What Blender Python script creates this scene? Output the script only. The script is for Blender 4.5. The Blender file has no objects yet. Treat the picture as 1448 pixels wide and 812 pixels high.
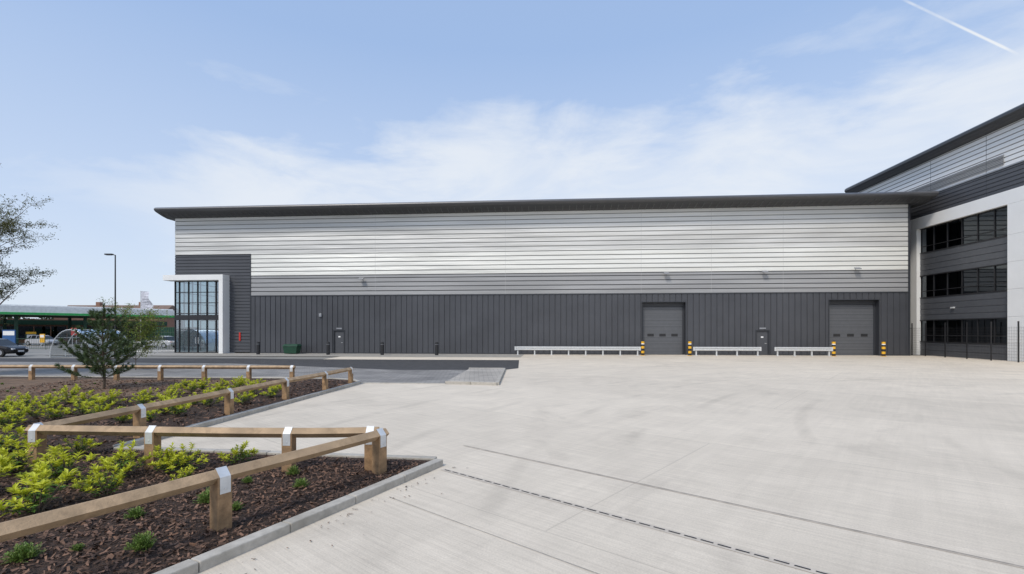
import bpy, bmesh, math, random
import numpy as np
from mathutils import Vector, Matrix
random.seed(7); np.random.seed(7)
scene = bpy.context.scene
H = 2.1      # eye height
FP = 684.0   # focal length in pixels
HZ = 468.0

# ------------------------------------------------------------------ helpers
def P(px, py, z=0.0):
    """image pixel column / row -> ground position"""
    D = FP*(H-z)/(py-HZ)
    return ((px-724.0)/FP*D, D)
def PD(px, D):
    return ((px-724.0)/FP*D, D)

class MB:
    def __init__(s): s.v=[]; s.f=[]; s.m=[]
    def add(s, vs, fs, mi=0):
        o=len(s.v); s.v.extend([tuple(v) for v in vs])
        for f in fs: s.f.append(tuple(i+o for i in f)); s.m.append(mi)
    def box(s, fr, a, b, c, mi=0):
        vs=[fr(x,y,z) for z in c for y in b for x in a]
        s.add(vs,[(0,1,3,2),(4,6,7,5),(0,4,5,1),(2,3,7,6),(0,2,6,4),(1,5,7,3)],mi)
    def rings(s, A, B, mi=0, caps=True):
        n=len(A); fs=[(i,(i+1)%n,(i+1)%n+n,i+n) for i in range(n)]
        if caps: fs+= [tuple(range(n)), tuple(range(2*n-1,n-1,-1))]
        s.add(list(A)+list(B),fs,mi)
    def strip(s, A, B, mi=0):
        n=len(A); s.add(list(A)+list(B),[(i,i+1,i+1+n,i+n) for i in range(n-1)],mi)
    def cyl(s, p0, p1, r0, r1=None, n=10, mi=0, caps=True):
        r1=r0 if r1 is None else r1
        p0=Vector(p0); p1=Vector(p1); d=(p1-p0)
        if d.length<1e-6: return
        d.normalize(); up=Vector((0,0,1)) if abs(d.z)<.95 else Vector((1,0,0))
        a=d.cross(up).normalized(); b=d.cross(a)
        A=[p0+(a*math.cos(2*math.pi*i/n)+b*math.sin(2*math.pi*i/n))*r0 for i in range(n)]
        B=[p1+(a*math.cos(2*math.pi*i/n)+b*math.sin(2*math.pi*i/n))*r1 for i in range(n)]
        s.rings(A,B,mi,caps)
    def poly(s, pts, z, mi=0):
        s.add([(p[0],p[1],z) for p in pts],[tuple(range(len(pts)))],mi)
    def obj(s, name, mats, parent=None, smooth=False, bevel=0, recalc=True, loc=None):
        off=Vector(parent.location) if parent else (Vector(loc) if loc else Vector((0,0,0)))
        me=bpy.data.meshes.new(name)
        me.from_pydata([(v[0]-off.x,v[1]-off.y,v[2]-off.z) for v in s.v],[],s.f)
        if not isinstance(mats,(list,tuple)): mats=[mats]
        for m in mats: me.materials.append(m)
        me.polygons.foreach_set('material_index',s.m)
        if smooth: me.polygons.foreach_set('use_smooth',[True]*len(s.f))
        me.update()
        if recalc:
            bm=bmesh.new(); bm.from_mesh(me); bmesh.ops.recalc_face_normals(bm,faces=bm.faces); bm.to_mesh(me); bm.free()
        ob=bpy.data.objects.new(name,me); scene.collection.objects.link(ob)
        if parent: ob.parent=parent
        else: ob.location=off
        if bevel:
            b=ob.modifiers.new('bevel','BEVEL'); b.width=bevel; b.segments=2; b.limit_method='ANGLE'
        return ob
def empty(name, loc=(0,0,0)):
    e=bpy.data.objects.new(name,None); e.location=loc; e.empty_display_size=.3
    scene.collection.objects.link(e); return e
ID=lambda x,y,z:(x,y,z)
def frame(ox,oy,ang,oz=0):
    c,s=math.cos(ang),math.sin(ang)
    return lambda x,y,z:(ox+c*x-s*y, oy+s*x+c*y, oz+z)

# ------------------------------------------------------------------ materials
def M(name,col,rough=.6,metal=0,var=.12,scale=3,detail=5,bump=0,bscale=None,stretch=(1,1,1),island=0,spec=.5,dirt=None,dist=.02,distort=0):
    m=bpy.data.materials.new(name); m.use_nodes=True; nt=m.node_tree; N=nt.nodes; L=nt.links
    b=N['Principled BSDF']; b.inputs['Roughness'].default_value=rough; b.inputs['Metallic'].default_value=metal
    b.inputs['Specular IOR Level'].default_value=spec
    tc=N.new('ShaderNodeTexCoord'); mp=N.new('ShaderNodeMapping'); mp.inputs['Scale'].default_value=stretch
    L.new(tc.outputs['Object'],mp.inputs['Vector'])
    nz=N.new('ShaderNodeTexNoise'); nz.inputs['Scale'].default_value=scale; nz.inputs['Detail'].default_value=detail
    nz.inputs['Roughness'].default_value=.6; nz.inputs['Distortion'].default_value=distort
    L.new(mp.outputs[0],nz.inputs['Vector'])
    mr=N.new('ShaderNodeMapRange'); mr.inputs[1].default_value=.3; mr.inputs[2].default_value=.7
    mr.inputs[3].default_value=1-var; mr.inputs[4].default_value=1+var
    L.new(nz.outputs['Fac'],mr.inputs[0]); fac=mr.outputs[0]
    if island:
        g=N.new('ShaderNodeNewGeometry'); r=N.new('ShaderNodeMapRange'); r.inputs[3].default_value=1-island; r.inputs[4].default_value=1+island
        L.new(g.outputs['Random Per Island'],r.inputs[0])
        mu=N.new('ShaderNodeMath'); mu.operation='MULTIPLY'; L.new(fac,mu.inputs[0]); L.new(r.outputs[0],mu.inputs[1]); fac=mu.outputs[0]
    vm=N.new('ShaderNodeVectorMath'); vm.operation='SCALE'; vm.inputs[0].default_value=col[:3]
    L.new(fac,vm.inputs['Scale']); out=vm.outputs[0]
    if dirt:
        n2=N.new('ShaderNodeTexNoise'); n2.inputs['Scale'].default_value=dirt[1]; n2.inputs['Detail'].default_value=6
        L.new(tc.outputs['Object'],n2.inputs['Vector'])
        r2=N.new('ShaderNodeMapRange'); r2.inputs[1].default_value=.45; r2.inputs[2].default_value=.7; r2.inputs[4].default_value=dirt[2]
        L.new(n2.outputs['Fac'],r2.inputs[0])
        mx=N.new('ShaderNodeMix'); mx.data_type='RGBA'; L.new(r2.outputs[0],mx.inputs['Factor']); L.new(out,mx.inputs['A']); mx.inputs['B'].default_value=(*dirt[0],1); out=mx.outputs['Result']
    L.new(out,b.inputs['Base Color'])
    if bump:
        n3=N.new('ShaderNodeTexNoise'); n3.inputs['Scale'].default_value=bscale or scale*4; n3.inputs['Detail'].default_value=6
        L.new(mp.outputs[0],n3.inputs['Vector'])
        bp=N.new('ShaderNodeBump'); bp.inputs['Strength'].default_value=bump; bp.inputs['Distance'].default_value=dist
        L.new(n3.outputs['Fac'],bp.inputs['Height']); L.new(bp.outputs[0],b.inputs['Normal'])
    return m

def leafmat(name,col,var=.35,trans=.3):
    m=bpy.data.materials.new(name); m.use_nodes=True; nt=m.node_tree; N=nt.nodes; L=nt.links
    b=N['Principled BSDF']; b.inputs['Roughness'].default_value=.45; b.inputs['Specular IOR Level'].default_value=.35
    g=N.new('ShaderNodeNewGeometry'); r=N.new('ShaderNodeMapRange'); r.inputs[3].default_value=1-var; r.inputs[4].default_value=1+var
    L.new(g.outputs['Random Per Island'],r.inputs[0])
    vm=N.new('ShaderNodeVectorMath'); vm.operation='SCALE'; vm.inputs[0].default_value=col
    L.new(r.outputs[0],vm.inputs['Scale']); L.new(vm.outputs[0],b.inputs['Base Color'])
    t=N.new('ShaderNodeBsdfTranslucent'); L.new(vm.outputs[0],t.inputs['Color'])
    mx=N.new('ShaderNodeMixShader'); mx.inputs[0].default_value=trans
    L.new(b.outputs[0],mx.inputs[1]); L.new(t.outputs[0],mx.inputs[2]); L.new(mx.outputs[0],N['Material Output'].inputs['Surface'])
    return m

def glassmat(name,tint,refl=.25,rough=.02):
    m=bpy.data.materials.new(name); m.use_nodes=True; nt=m.node_tree; N=nt.nodes; L=nt.links
    N.remove(N['Principled BSDF'])
    t=N.new('ShaderNodeBsdfTransparent'); t.inputs[0].default_value=(*tint,1)
    g=N.new('ShaderNodeBsdfGlossy'); g.inputs['Roughness'].default_value=rough; g.inputs['Color'].default_value=(.85,.93,1,1)
    f=N.new('ShaderNodeFresnel'); f.inputs[0].default_value=1.5
    a=N.new('ShaderNodeMath'); a.operation='ADD'; a.inputs[1].default_value=refl; a.use_clamp=True
    tc=N.new('ShaderNodeTexCoord'); nz=N.new('ShaderNodeTexNoise'); nz.inputs['Scale'].default_value=.8
    bp=N.new('ShaderNodeBump'); bp.inputs['Strength'].default_value=.05; bp.inputs['Distance'].default_value=.05
    L.new(tc.outputs['Object'],nz.inputs['Vector']); L.new(nz.outputs['Fac'],bp.inputs['Height']); L.new(bp.outputs[0],g.inputs['Normal'])
    mx=N.new('ShaderNodeMixShader'); L.new(f.outputs[0],a.inputs[0]); L.new(a.outputs[0],mx.inputs[0])
    L.new(t.outputs[0],mx.inputs[1]); L.new(g.outputs[0],mx.inputs[2]); L.new(mx.outputs[0],N['Material Output'].inputs['Surface'])
    return m

# cladding: bump waviness in the sheet metal, wavy sheen painted into the colour
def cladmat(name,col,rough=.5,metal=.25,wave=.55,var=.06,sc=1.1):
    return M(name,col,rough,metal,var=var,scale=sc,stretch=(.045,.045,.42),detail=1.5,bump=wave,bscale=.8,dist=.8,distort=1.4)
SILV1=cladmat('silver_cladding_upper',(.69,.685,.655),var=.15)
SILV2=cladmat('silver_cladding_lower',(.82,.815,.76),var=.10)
MIDG=cladmat('mid_grey_cladding',(.36,.36,.36),wave=.3,var=.12)
DARKH=M('dark_grey_horizontal_cladding',(.080,.083,.092),.45,.2,var=.08,scale=.5)
DARKV=M('dark_grey_vertical_cladding',(.070,.073,.082),.45,.2,var=.14,scale=.35)
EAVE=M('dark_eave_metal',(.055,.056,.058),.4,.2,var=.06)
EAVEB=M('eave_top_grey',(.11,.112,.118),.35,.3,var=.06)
TRIM=M('dark_flashing',(.045,.048,.055),.45,.2,var=.05)
WHITE=M('white_render_panel',(.80,.80,.785),.4,0,var=.03,scale=.6)
PALE=cladmat('pale_horizontal_cladding',(.76,.76,.75),wave=.25)
ROLLER=M('roller_door_grey',(.13,.135,.145),.45,.2,var=.05)
GLASS=glassmat('entrance_glass',(.55,.66,.68),.28)
DGLASS=glassmat('dark_window_glass',(.10,.12,.13),.06)
BLACK=M('black_paint',(.02,.02,.022),.45,0,var=.1)
INTER=M('interior_grey',(.35,.36,.37),.8,0)
GALV=M('galvanised_steel',(.66,.67,.67),.38,.35,var=.12,scale=9)
YEL=M('yellow_paint',(.78,.42,.02),.45,0,var=.08)
REDP=M('red_paint',(.55,.03,.02),.45,0)
GRNP=M('dark_green_plastic',(.01,.055,.03),.5,0)
LAMPB=M('floodlight_grey',(.30,.31,.33),.45,.3)
TIMBER=M('weathered_timber',(.35,.215,.11),.8,0,var=.38,scale=7,bump=.5,bscale=40,dirt=((.15,.10,.055),5,.6),dist=.01)
RAILT=M('rail_timber',(.43,.30,.18),.8,0,var=.35,scale=6,bump=.5,bscale=45,dirt=((.22,.16,.10),3,.7),dist=.01)
KERB=M('concrete_kerb',(.43,.40,.35),.85,0,var=.14,scale=14,bump=.4,bscale=90,island=.08,dist=.006,dirt=((.26,.235,.19),2.5,.5))
ASPH=M('fresh_asphalt',(.052,.050,.050),.85,0,var=.25,scale=2,bump=.5,bscale=80,dist=.01)
GROUND=M('ground_tarmac',(.23,.22,.20),.9,0,var=.2,scale=.15)
FOOT=M('pale_footpath',(.33,.31,.275),.85,0,var=.15,scale=1.5)
SOIL=M('bare_soil',(.17,.11,.07),.95,0,var=.35,scale=2.5,detail=9,bump=1,bscale=14,dist=.05)
MULCH=M('bark_mulch_base',(.058,.033,.021),.95,0,var=.5,scale=12,detail=9,bump=1,bscale=45,dist=.06)
CHIP=M('bark_chip',(.125,.070,.045),.85,0,var=.3,scale=30,island=.85)
BARK=M('tree_bark',(.12,.09,.065),.9,0,var=.3,scale=12,bump=.5)
LEAFB=leafmat('new_leaf_yellow_green',(.62,.64,.06),.22,.4)
LEAFD=leafmat('old_leaf_green',(.13,.23,.04),.4,.3)
LEAFL=leafmat('heath_leaf',(.19,.27,.065),.45,.3)
NEEDLE=leafmat('pine_needle',(.080,.120,.045),.5,.25)
TREEL=leafmat('birch_leaf',(.14,.15,.055),.45,.3)
FARL=leafmat('distant_foliage',(.05,.07,.03),.5,.2)

# brushed concrete
def concrete():
    m=bpy.data.materials.new('brushed_concrete'); m.use_nodes=True; nt=m.node_tree; N=nt.nodes; L=nt.links
    b=N['Principled BSDF']; b.inputs['Roughness'].default_value=.85; b.inputs['Specular IOR Level'].default_value=.3
    tc=N.new('ShaderNodeTexCoord')
    def noise(scale,stretch,rot=0,detail=6,dist=0):
        # rotate first, then stretch
        m1=N.new('ShaderNodeMapping'); m1.inputs['Rotation'].default_value=(0,0,rot); L.new(tc.outputs['Object'],m1.inputs['Vector'])
        mp=N.new('ShaderNodeMapping'); mp.inputs['Scale'].default_value=stretch; L.new(m1.outputs[0],mp.inputs['Vector'])
        n=N.new('ShaderNodeTexNoise'); n.inputs['Scale'].default_value=scale; n.inputs['Detail'].default_value=detail; n.inputs['Distortion'].default_value=dist
        n.inputs['Roughness'].default_value=.62
        L.new(mp.outputs[0],n.inputs['Vector']); return n.outputs['Fac']
    def rng(s,a,b_,c,d):
        r=N.new('ShaderNodeMapRange'); r.inputs[1].default_value=a; r.inputs[2].default_value=b_; r.inputs[3].default_value=c; r.inputs[4].default_value=d
        L.new(s,r.inputs[0]); return r.outputs[0]
    def mul(a,b_):
        x=N.new('ShaderNodeMath'); x.operation='MULTIPLY'; L.new(a,x.inputs[0]); L.new(b_,x.inputs[1]); return x.outputs[0]
    big=rng(noise(.09,(1,1,1),0,8,.6),.3,.7,.91,1.06)
    mid=rng(noise(.9,(1,1,1),0,9,.3),.3,.7,.925,1.05)
    brush=rng(noise(10,(.10,2.2,1),.70,5),.3,.7,.90,1.07)
    brush2=rng(noise(5,(.08,1.5,1),-.87,5,.4),.3,.7,.955,1.03)
    fine=rng(noise(55,(1,1,1),0,3),.3,.7,.89,1.07)
    stain=rng(noise(.45,(1,.7,1),.4,10,1.0),.55,.75,1,.82)
    f=mul(mul(mul(big,mid),mul(brush,brush2)),mul(fine,stain))
    # tyre scuffs: thin arcs
    mp=N.new('ShaderNodeMapping'); mp.inputs['Location'].default_value=(-20,-3,0); L.new(tc.outputs['Object'],mp.inputs['Vector'])
    def arcs_(sc,ds,lo):
        wv=N.new('ShaderNodeTexWave'); wv.wave_type='RINGS'; wv.rings_direction='Z'; wv.inputs['Scale'].default_value=sc; wv.inputs['Distortion'].default_value=ds; wv.inputs['Detail'].default_value=2; wv.inputs['Detail Scale'].default_value=.2
        L.new(mp.outputs[0],wv.inputs['Vector']); return rng(wv.outputs['Fac'],lo,1.0,0,1)
    am=rng(noise(.22,(1,1,1),0,5,.5),.45,.6,0,.12)
    ar=mul(arcs_(.13,3.0,.95),am); one=N.new('ShaderNodeMath'); one.operation='SUBTRACT'; one.inputs[0].default_value=1; L.new(ar,one.inputs[1])
    f=mul(f,one.outputs[0])
    # pours of slightly different tone
    m1=N.new('ShaderNodeMapping'); m1.inputs['Rotation'].default_value=(0,0,.70); m1.inputs['Location'].default_value=(3,1.1,0); L.new(tc.outputs['Object'],m1.inputs['Vector'])
    br=N.new('ShaderNodeTexBrick'); br.inputs['Scale'].default_value=1; br.inputs['Brick Width'].default_value=40; br.inputs['Row Height'].default_value=5.2; br.inputs['Mortar Size'].default_value=.010
    br.inputs['Color1'].default_value=(.965,.965,.965,1); br.inputs['Color2'].default_value=(1.035,1.035,1.035,1); br.inputs['Mortar'].default_value=(.82,.82,.82,1)
    L.new(m1.outputs[0],br.inputs['Vector']); f=mul(f,br.outputs['Color'])
    vm=N.new('ShaderNodeVectorMath'); vm.operation='SCALE'; vm.inputs[0].default_value=(.685,.605,.495)
    L.new(f,vm.inputs['Scale']); L.new(vm.outputs[0],b.inputs['Base Color'])
    bp=N.new('ShaderNodeBump'); bp.inputs['Strength'].default_value=.4; bp.inputs['Distance'].default_value=.01
    L.new(noise(14,(.12,4,1),.70,4),bp.inputs['Height']); L.new(bp.outputs[0],b.inputs['Normal'])
    return m
CONC=concrete()
JOINT=M('joint_sealant',(.34,.30,.25),.9,0,var=.35,scale=6)
JOINTL=M('pale_joint',(.52,.46,.385),.9,0,var=.2,scale=6)

def blockpave(name,c1,c2,mortar,rot):
    m=bpy.data.materials.new(name); m.use_nodes=True; nt=m.node_tree; N=nt.nodes; L=nt.links
    b=N['Principled BSDF']; b.inputs['Roughness'].default_value=.85
    tc=N.new('ShaderNodeTexCoord'); mp=N.new('ShaderNodeMapping'); mp.inputs['Rotation'].default_value=(0,0,rot)
    L.new(tc.outputs['Object'],mp.inputs['Vector'])
    br=N.new('ShaderNodeTexBrick'); br.inputs['Scale'].default_value=1; br.inputs['Brick Width'].default_value=.4; br.inputs['Row Height'].default_value=.2
    br.inputs['Mortar Size'].default_value=.012; br.inputs['Color1'].default_value=(*c1,1); br.inputs['Color2'].default_value=(*c2,1); br.inputs['Mortar'].default_value=(*mortar,1)
    L.new(mp.outputs[0],br.inputs['Vector'])
    nz=N.new('ShaderNodeTexNoise'); nz.inputs['Scale'].default_value=.5; nz.inputs['Detail'].default_value=7; L.new(tc.outputs['Object'],nz.inputs['Vector'])
    r=N.new('ShaderNodeMapRange'); r.inputs[1].default_value=.3; r.inputs[2].default_value=.7; r.inputs[3].default_value=.75; r.inputs[4].default_value=1.25; L.new(nz.outputs['Fac'],r.inputs[0])
    vm=N.new('ShaderNodeVectorMath'); vm.operation='SCALE'; L.new(br.outputs['Color'],vm.inputs[0]); L.new(r.outputs[0],vm.inputs['Scale']); L.new(vm.outputs[0],b.inputs['Base Color'])
    return m
PAVE=blockpave('grey_block_paving',(.20,.19,.18),(.28,.265,.245),(.12,.115,.11),-.078)
PAVE2=blockpave('pale_block_paving',(.35,.32,.28),(.44,.40,.35),(.2,.19,.17),-.078)

# ------------------------------------------------------------------ ground sheets
def sheet(name,pts,z,mat):
    mb=MB(); mb.poly(pts,z); o=mb.obj(name,mat,recalc=False); 
    if o.data.polygons[0].normal.z<0: o.data.flip_normals()
    return o
sheet('ground',[(-2500,-2500),(2500,-2500),(2500,2500),(-2500,2500)],-.03,GROUND)
sheet('concrete_yard',[(-14,-30),(50,-30),(50,39.7),(33.5,41.2),(-1,43.8),(-14,43.8)],0,CONC)

D_=Vector((.99694,-.0782)); N_=Vector((-.0782,-.99694)); L0=Vector((-32.0,46.0))
def F1(s,w,z):
    p=L0+D_*s+N_*w; return (p.x,p.y,z)
def S(px,w=0):
    u=(px-724)/FP; return (u*(46-.997*w)+32+.0782*w)/(.997+.0782*u)
C2=Vector((35.3,40.72))
def F2(t,o,z):
    p=C2+N_*t-D_*o; return (p.x,p.y,z)

sheet('parking_paving',[P(*a) for a in [(500,541.5),(640,543.5),(704,545),(713,523.5),(560,523),(330,514),(0,511.5),(-700,511.5),(-700,533),(400,533),(455,536)]],.004,PAVE)
sheet('asphalt_road',[P(*a) for a in [(712,523.3),(733,521),(734,509.5),(430,508.2),(330,507),(-700,506.5),(-700,511.7),(0,511.7),(330,514.2),(560,523.3)]],.008,ASPH)
mb=MB(); mb.add([F1(a,b,.012) for a,b in [(-8,0),(33.2,0),(33.2,5.2),(-8,5.2)]],[(0,1,2,3)]); mb.obj('footpath',FOOT,recalc=False)
sheet('corner_paving',[P(*a) for a in [(632,542.5),(702,544),(711,523.8),(665,523.5)]],.10,PAVE2)

def kerb(name,pts,w=.14,top=.10,unit=.915,bot=-.02):
    mb=MB()
    for a,b in zip(pts[:-1],pts[1:]):
        a=Vector(a); b=Vector(b); d=b-a; n=max(1,round(d.length/unit)); d.normalize(); q=Vector((-d.y,d.x))*w/2
        st=(b-a).length/n
        for i in range(n):
            p0=a+d*(i*st+.004); p1=a+d*((i+1)*st-.004); zz=top+random.uniform(-.003,.003)
            A=[(p0-q).to_3d(),(p0+q).to_3d()]; B=[(p1-q).to_3d(),(p1+q).to_3d()]
            mb.add([(*A[0][:2],bot),(*A[1][:2],bot),(*A[1][:2],zz),(*A[0][:2],zz),(*B[0][:2],bot),(*B[1][:2],bot),(*B[1][:2],zz),(*B[0][:2],zz)],
              [(0,1,2,3),(7,6,5,4),(0,4,5,1),(1,5,6,2),(2,6,7,3),(3,7,4,0)])
    return mb.obj(name,KERB,bevel=.012)
Kc=(-1.13,7.56)
kerb('kerb',[(-1.13-.443*13,7.56-.897*13),Kc])
kerb('kerb',[(-1.2,7.66),(-6.85,8.38)])
kerb('kerb',[(-6.92,8.45),(-6.05,19.2),(-6.6,20.1),(-7.6,20.6),(-30,22.1)])
kerb('kerb',[P(*a) for a in [(630,543),(703,545),(713,523.6),(663,523.2)]],top=.12)
kerb('kerb',[P(*a) for a in [(512,542),(630,543.2)]],top=.03)
BED=[(-1.17-.443*13,7.56-.897*13),(-1.2,7.5),(-1.3,7.62),(-6.95,8.35),(-6.12,19.2),(-6.7,20.0),(-7.7,20.5),(-40,22.6),(-40,-5)]
sheet('mulch_bed',BED,.065,MULCH)
SB=[(-12.0,20.2),(-8.4,19.9),(-9.5,16.5),(-12.8,14.4),(-17,12.8),(-30,12.8),(-38,22.3)]
sheet('bare_soil',SB,.07,SOIL)

def inpoly(x,y,poly):
    c=False; n=len(poly); j=n-1
    for i in range(n):
        xi,yi=poly[i]; xj,yj=poly[j]
        if (yi>y)!=(yj>y) and x<(xj-xi)*(y-yi)/(yj-yi)+xi: c=not c
        j=i
    return c
def chips(name,n,xr,yr,lr,mat,poly):
    mb=MB(); k=0
    while k<n:
        x=random.uniform(*xr); y=random.uniform(*yr)
        if not inpoly(x,y,poly): continue
        k+=1
        l=random.uniform(*lr); w=l*random.uniform(.22,.5); a=random.uniform(0,6.28)
        t=random.gauss(0,.35); r=random.gauss(0,.4); z=.07+random.uniform(.0,.03)
        R=Matrix.Rotation(a,3,'Z')@Matrix.Rotation(t,3,'Y')@Matrix.Rotation(r,3,'X')
        c=Vector((x,y,z))
        vs=[c+R@Vector(p) for p in [(-l/2,-w/2*random.uniform(.4,1),0),(l/2,-w/2,.002),(l/2*random.uniform(.7,1.1),w/2,0),(-l/2,w/2*random.uniform(.5,1),0)]]
        mb.add(vs,[(0,1,2,3)])
    return mb.obj(name,mat,recalc=False)
BIN=[(-1.25-.443*13,7.50-.897*13),(-1.33,7.42),(-1.4,7.52),(-7.05,8.25),(-6.2,19.2),(-8,20.3),(-40,22),(-40,-5)]
chips('bark_mulch',22000,(-8,-1.2),(2.6,8.3),(.02,.07),CHIP,BIN)
chips('bark_mulch',11000,(-18,-6),(8,19.8),(.05,.11),CHIP,BIN)
# a few stray chips blown over the kerb on to the slab
random.seed(99)
mb=MB()
for k in range(70):
    t=random.uniform(0,6); x=-1.05-.443*t+abs(random.gauss(0,.22)); y=7.5-.897*t+random.uniform(-.1,.1); l=random.uniform(.015,.04); a=random.uniform(0,6.28)
    fr=frame(x+.08,y,a); mb.add([fr(-l/2,-l/6,.012),fr(l/2,-l/6,.014),fr(l/2,l/6,.012),fr(-l/2,l/6,.014)],[(0,1,2,3)])
mb.obj('bark_mulch',CHIP,recalc=False)

# joints and slot drain
def line(mb,p0,p1,w,z):
    p0=Vector(p0);p1=Vector(p1);d=(p1-p0).normalized();q=Vector((-d.y,d.x))*w/2
    mb.add([(*(p0-q),z),(*(p1-q),z),(*(p1+q),z),(*(p0+q),z)],[(0,1,2,3)])
e=Vector((.765,-.644)).normalized()
def jl(mb,px,py,l0,l1,w,z=.004):
    p=Vector(P(px,py)); line(mb,p+e*l0,p+e*l1,w,z)
mb=MB()
jl(mb,655,630,0,16,.010,.008); jl(mb,557,706,-.1,9,.007,.008)
mb.obj('concrete_joint',JOINT,recalc=False)
mb=MB()
jl(mb,655,630,.05,16,.06,.004)
for w_ in (7,21):
    a=F1(34,w_,0)[:2]; b=F1(65,w_,0)[:2]; line(mb,a,b,.03,.004)
mb.obj('concrete_joint',JOINTL,recalc=False)
# slot drain
dr=empty('slot_drain',(*P(622,662),0))
mb=MB(); p0=Vector(P(626,664)); 
line(mb,p0,p0+e*11,.10,.004); mb.obj('channel_strip',M('drain_concrete',(.52,.46,.385),.85,var=.15,scale=8),parent=dr,recalc=False)
mb=MB(); k=.05
while k<11:
    line(mb,p0+e*k,p0+e*(k+.125),.022,.008); k+=.165
mb.obj('slots',BLACK,parent=dr,recalc=False)

# ------------------------------------------------------------------ main warehouse
W=empty('warehouse_building',F1(0,0,0))
def hclad(mb,fr,s0,s1,z0,z1,pitch=.4,d=.05,b=0,mi=0,gv=.08,gm=None):
    z=z0
    def q(p0,p1,m): mb.strip([fr(s0,p0[1],p0[0]),fr(s0,p1[1],p1[0])],[fr(s1,p0[1],p0[0]),fr(s1,p1[1],p1[0])],m)
    gm=mi if gm is None else gm
    while z<z1-1e-3:
        e_=min(z+pitch,z1)
        if e_-z<gv+.02: q((z,b+d),(e_,b+d),mi); break
        q((z,b+d),(e_-gv,b+d),mi); q((e_-gv,b+d),(e_-gv+.012,b),gm); q((e_-gv+.012,b),(e_-.03,b),gm); q((e_-.03,b),(e_,b+d),gm)
        z=e_
def vclad(mb,fr,s0,s1,z0,z1,pitch=.5,d=.05,b=0,mi=0):
    pts=[(s0,b+d)]; k=math.floor(s0/pitch)
    while True:
        g=k*pitch+pitch-.08
        for q,w in ((g,b+d),(g+.012,b),(g+.065,b),(g+.08,b+d)):
            if s0<q<s1: pts.append((q,w))
        k+=1
        if k*pitch>s1: break
    pts.append((s1,b+d))
    mb.strip([fr(s,w,z0) for s,w in pts],[fr(s,w,z1) for s,w in pts],mi)
SE=65.62
ops=[(S(472.5),S(487),0,2.12),(S(908),S(969),0,4.6),(S(1069),S(1087),0,2.12),(S(1172),S(1242),0,4.72)]
mb=MB(); cur=7.55
for a,b,z0,z1 in ops:
    vclad(mb,F1,cur,a,.1,5.33); vclad(mb,F1,a,b,z1,5.33); cur=b
vclad(mb,F1,cur,SE,.1,5.33)
mb.obj('lower_cladding',DARKV,W,recalc=False)
GRV=M('groove_painted_shade',(.36,.355,.34),.5,.2,var=.1,scale=.3)  # groove shade painted in as darker copies of the cladding colours
GRVD=M('groove_painted_shade_dark',(.13,.132,.136),.5,.2,var=.1,scale=.3)
mb=MB(); hclad(mb,F1,7.55,SE,5.42,7.28,gm=1); mb.obj('mid_cladding',[MIDG,GRVD],W,recalc=False)
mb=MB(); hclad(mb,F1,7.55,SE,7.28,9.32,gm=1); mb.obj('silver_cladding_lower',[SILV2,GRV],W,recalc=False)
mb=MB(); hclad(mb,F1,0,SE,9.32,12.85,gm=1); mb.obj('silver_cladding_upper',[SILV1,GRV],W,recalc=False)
mb=MB(); hclad(mb,F1,5.44,7.48,.1,9.30,.3); hclad(mb,F1,0,5.44,7.32,9.30,.3); mb.obj('dark_corner_cladding',DARKH,W,recalc=False)
FL=lambda a,o,z: F1(-o,-a,z)   # left flank
mb=MB(); hclad(mb,FL,5.5,40,0,9.3,.4); hclad(mb,FL,0,5.5,7.32,9.3,.3); mb.obj('flank_dark_cladding',DARKH,W,recalc=False)
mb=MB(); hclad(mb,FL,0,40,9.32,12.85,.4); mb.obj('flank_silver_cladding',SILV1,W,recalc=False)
mb=MB()
mb.box(F1,(7.55,SE),(0,.085),(5.325,5.42)); mb.box(F1,(SE,SE+.16),(-.3,.10),(0,12.9)); mb.box(F1,(7.48,7.55),(0,.09),(0,9.3))
for a,b,z0,z1 in ops:
    mb.box(F1,(a-.06,a),(-.05,.09),(0,z1+.06)); mb.box(F1,(b,b+.06),(-.05,.09),(0,z1+.06)); mb.box(F1,(a,b),(-.05,.09),(z1,z1+.06))
cur=7.56
for a,b,z0,z1 in ops:
    mb.box(F1,(cur,a-.07),(0,.07),(0,.1)); cur=b+.07
mb.box(F1,(cur,SE),(0,.07),(0,.1))
mb.obj('flashings',TRIM,W)
mb=MB()
for s in (19.5,31.5,43.5,49.5,55.5):
    mb.box(F1,(s-.008,s+.008),(.049,.053),(5.43,12.8))
mb.obj('panel_joints',M('joint_grey',(.48,.48,.47),.5,.2),W)
# body
mb=MB()
mb.box(F1,(6,SE),(-39.9,-.6),(0,12.75)); mb.box(F1,(.1,5.95),(-39.9,-6.1),(0,12.75)); mb.box(F1,(.1,5.95),(-6.05,-.08),(7.4,12.75))
mb.obj('body',DARKH,W)
# roof w/ rounded overhanging eave
prof=[(-.02,12.76),(.55,12.86),(1.05,13.0),(1.38,13.10),(1.52,13.20),(1.57,13.30),(1.52,13.41),(1.35,13.50),(1.0,13.56),(0,13.62),(-20,13.9),(-40.5,13.5),(-40.5,12.8)]
mb=MB(); mb.rings([F1(-.85,w,z) for w,z in prof],[F1(66.95,w,z) for w,z in prof])
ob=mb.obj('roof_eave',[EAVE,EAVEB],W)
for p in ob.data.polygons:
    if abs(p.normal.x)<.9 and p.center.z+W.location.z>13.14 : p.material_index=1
mb=MB()
for s in np.arange(-.6,66.8,.6):
    A=[F1(s,.02,12.74),F1(s,.6,12.84),F1(s,1.1,12.985),F1(s,1.1,13.02),F1(s,.02,12.80)]
    B=[F1(s+.05,.02,12.74),F1(s+.05,.6,12.84),F1(s+.05,1.1,12.985),F1(s+.05,1.1,13.02),F1(s+.05,.02,12.80)]
    mb.rings(A,B)
mb.obj('soffit_ribs',EAVEB,W)
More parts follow.
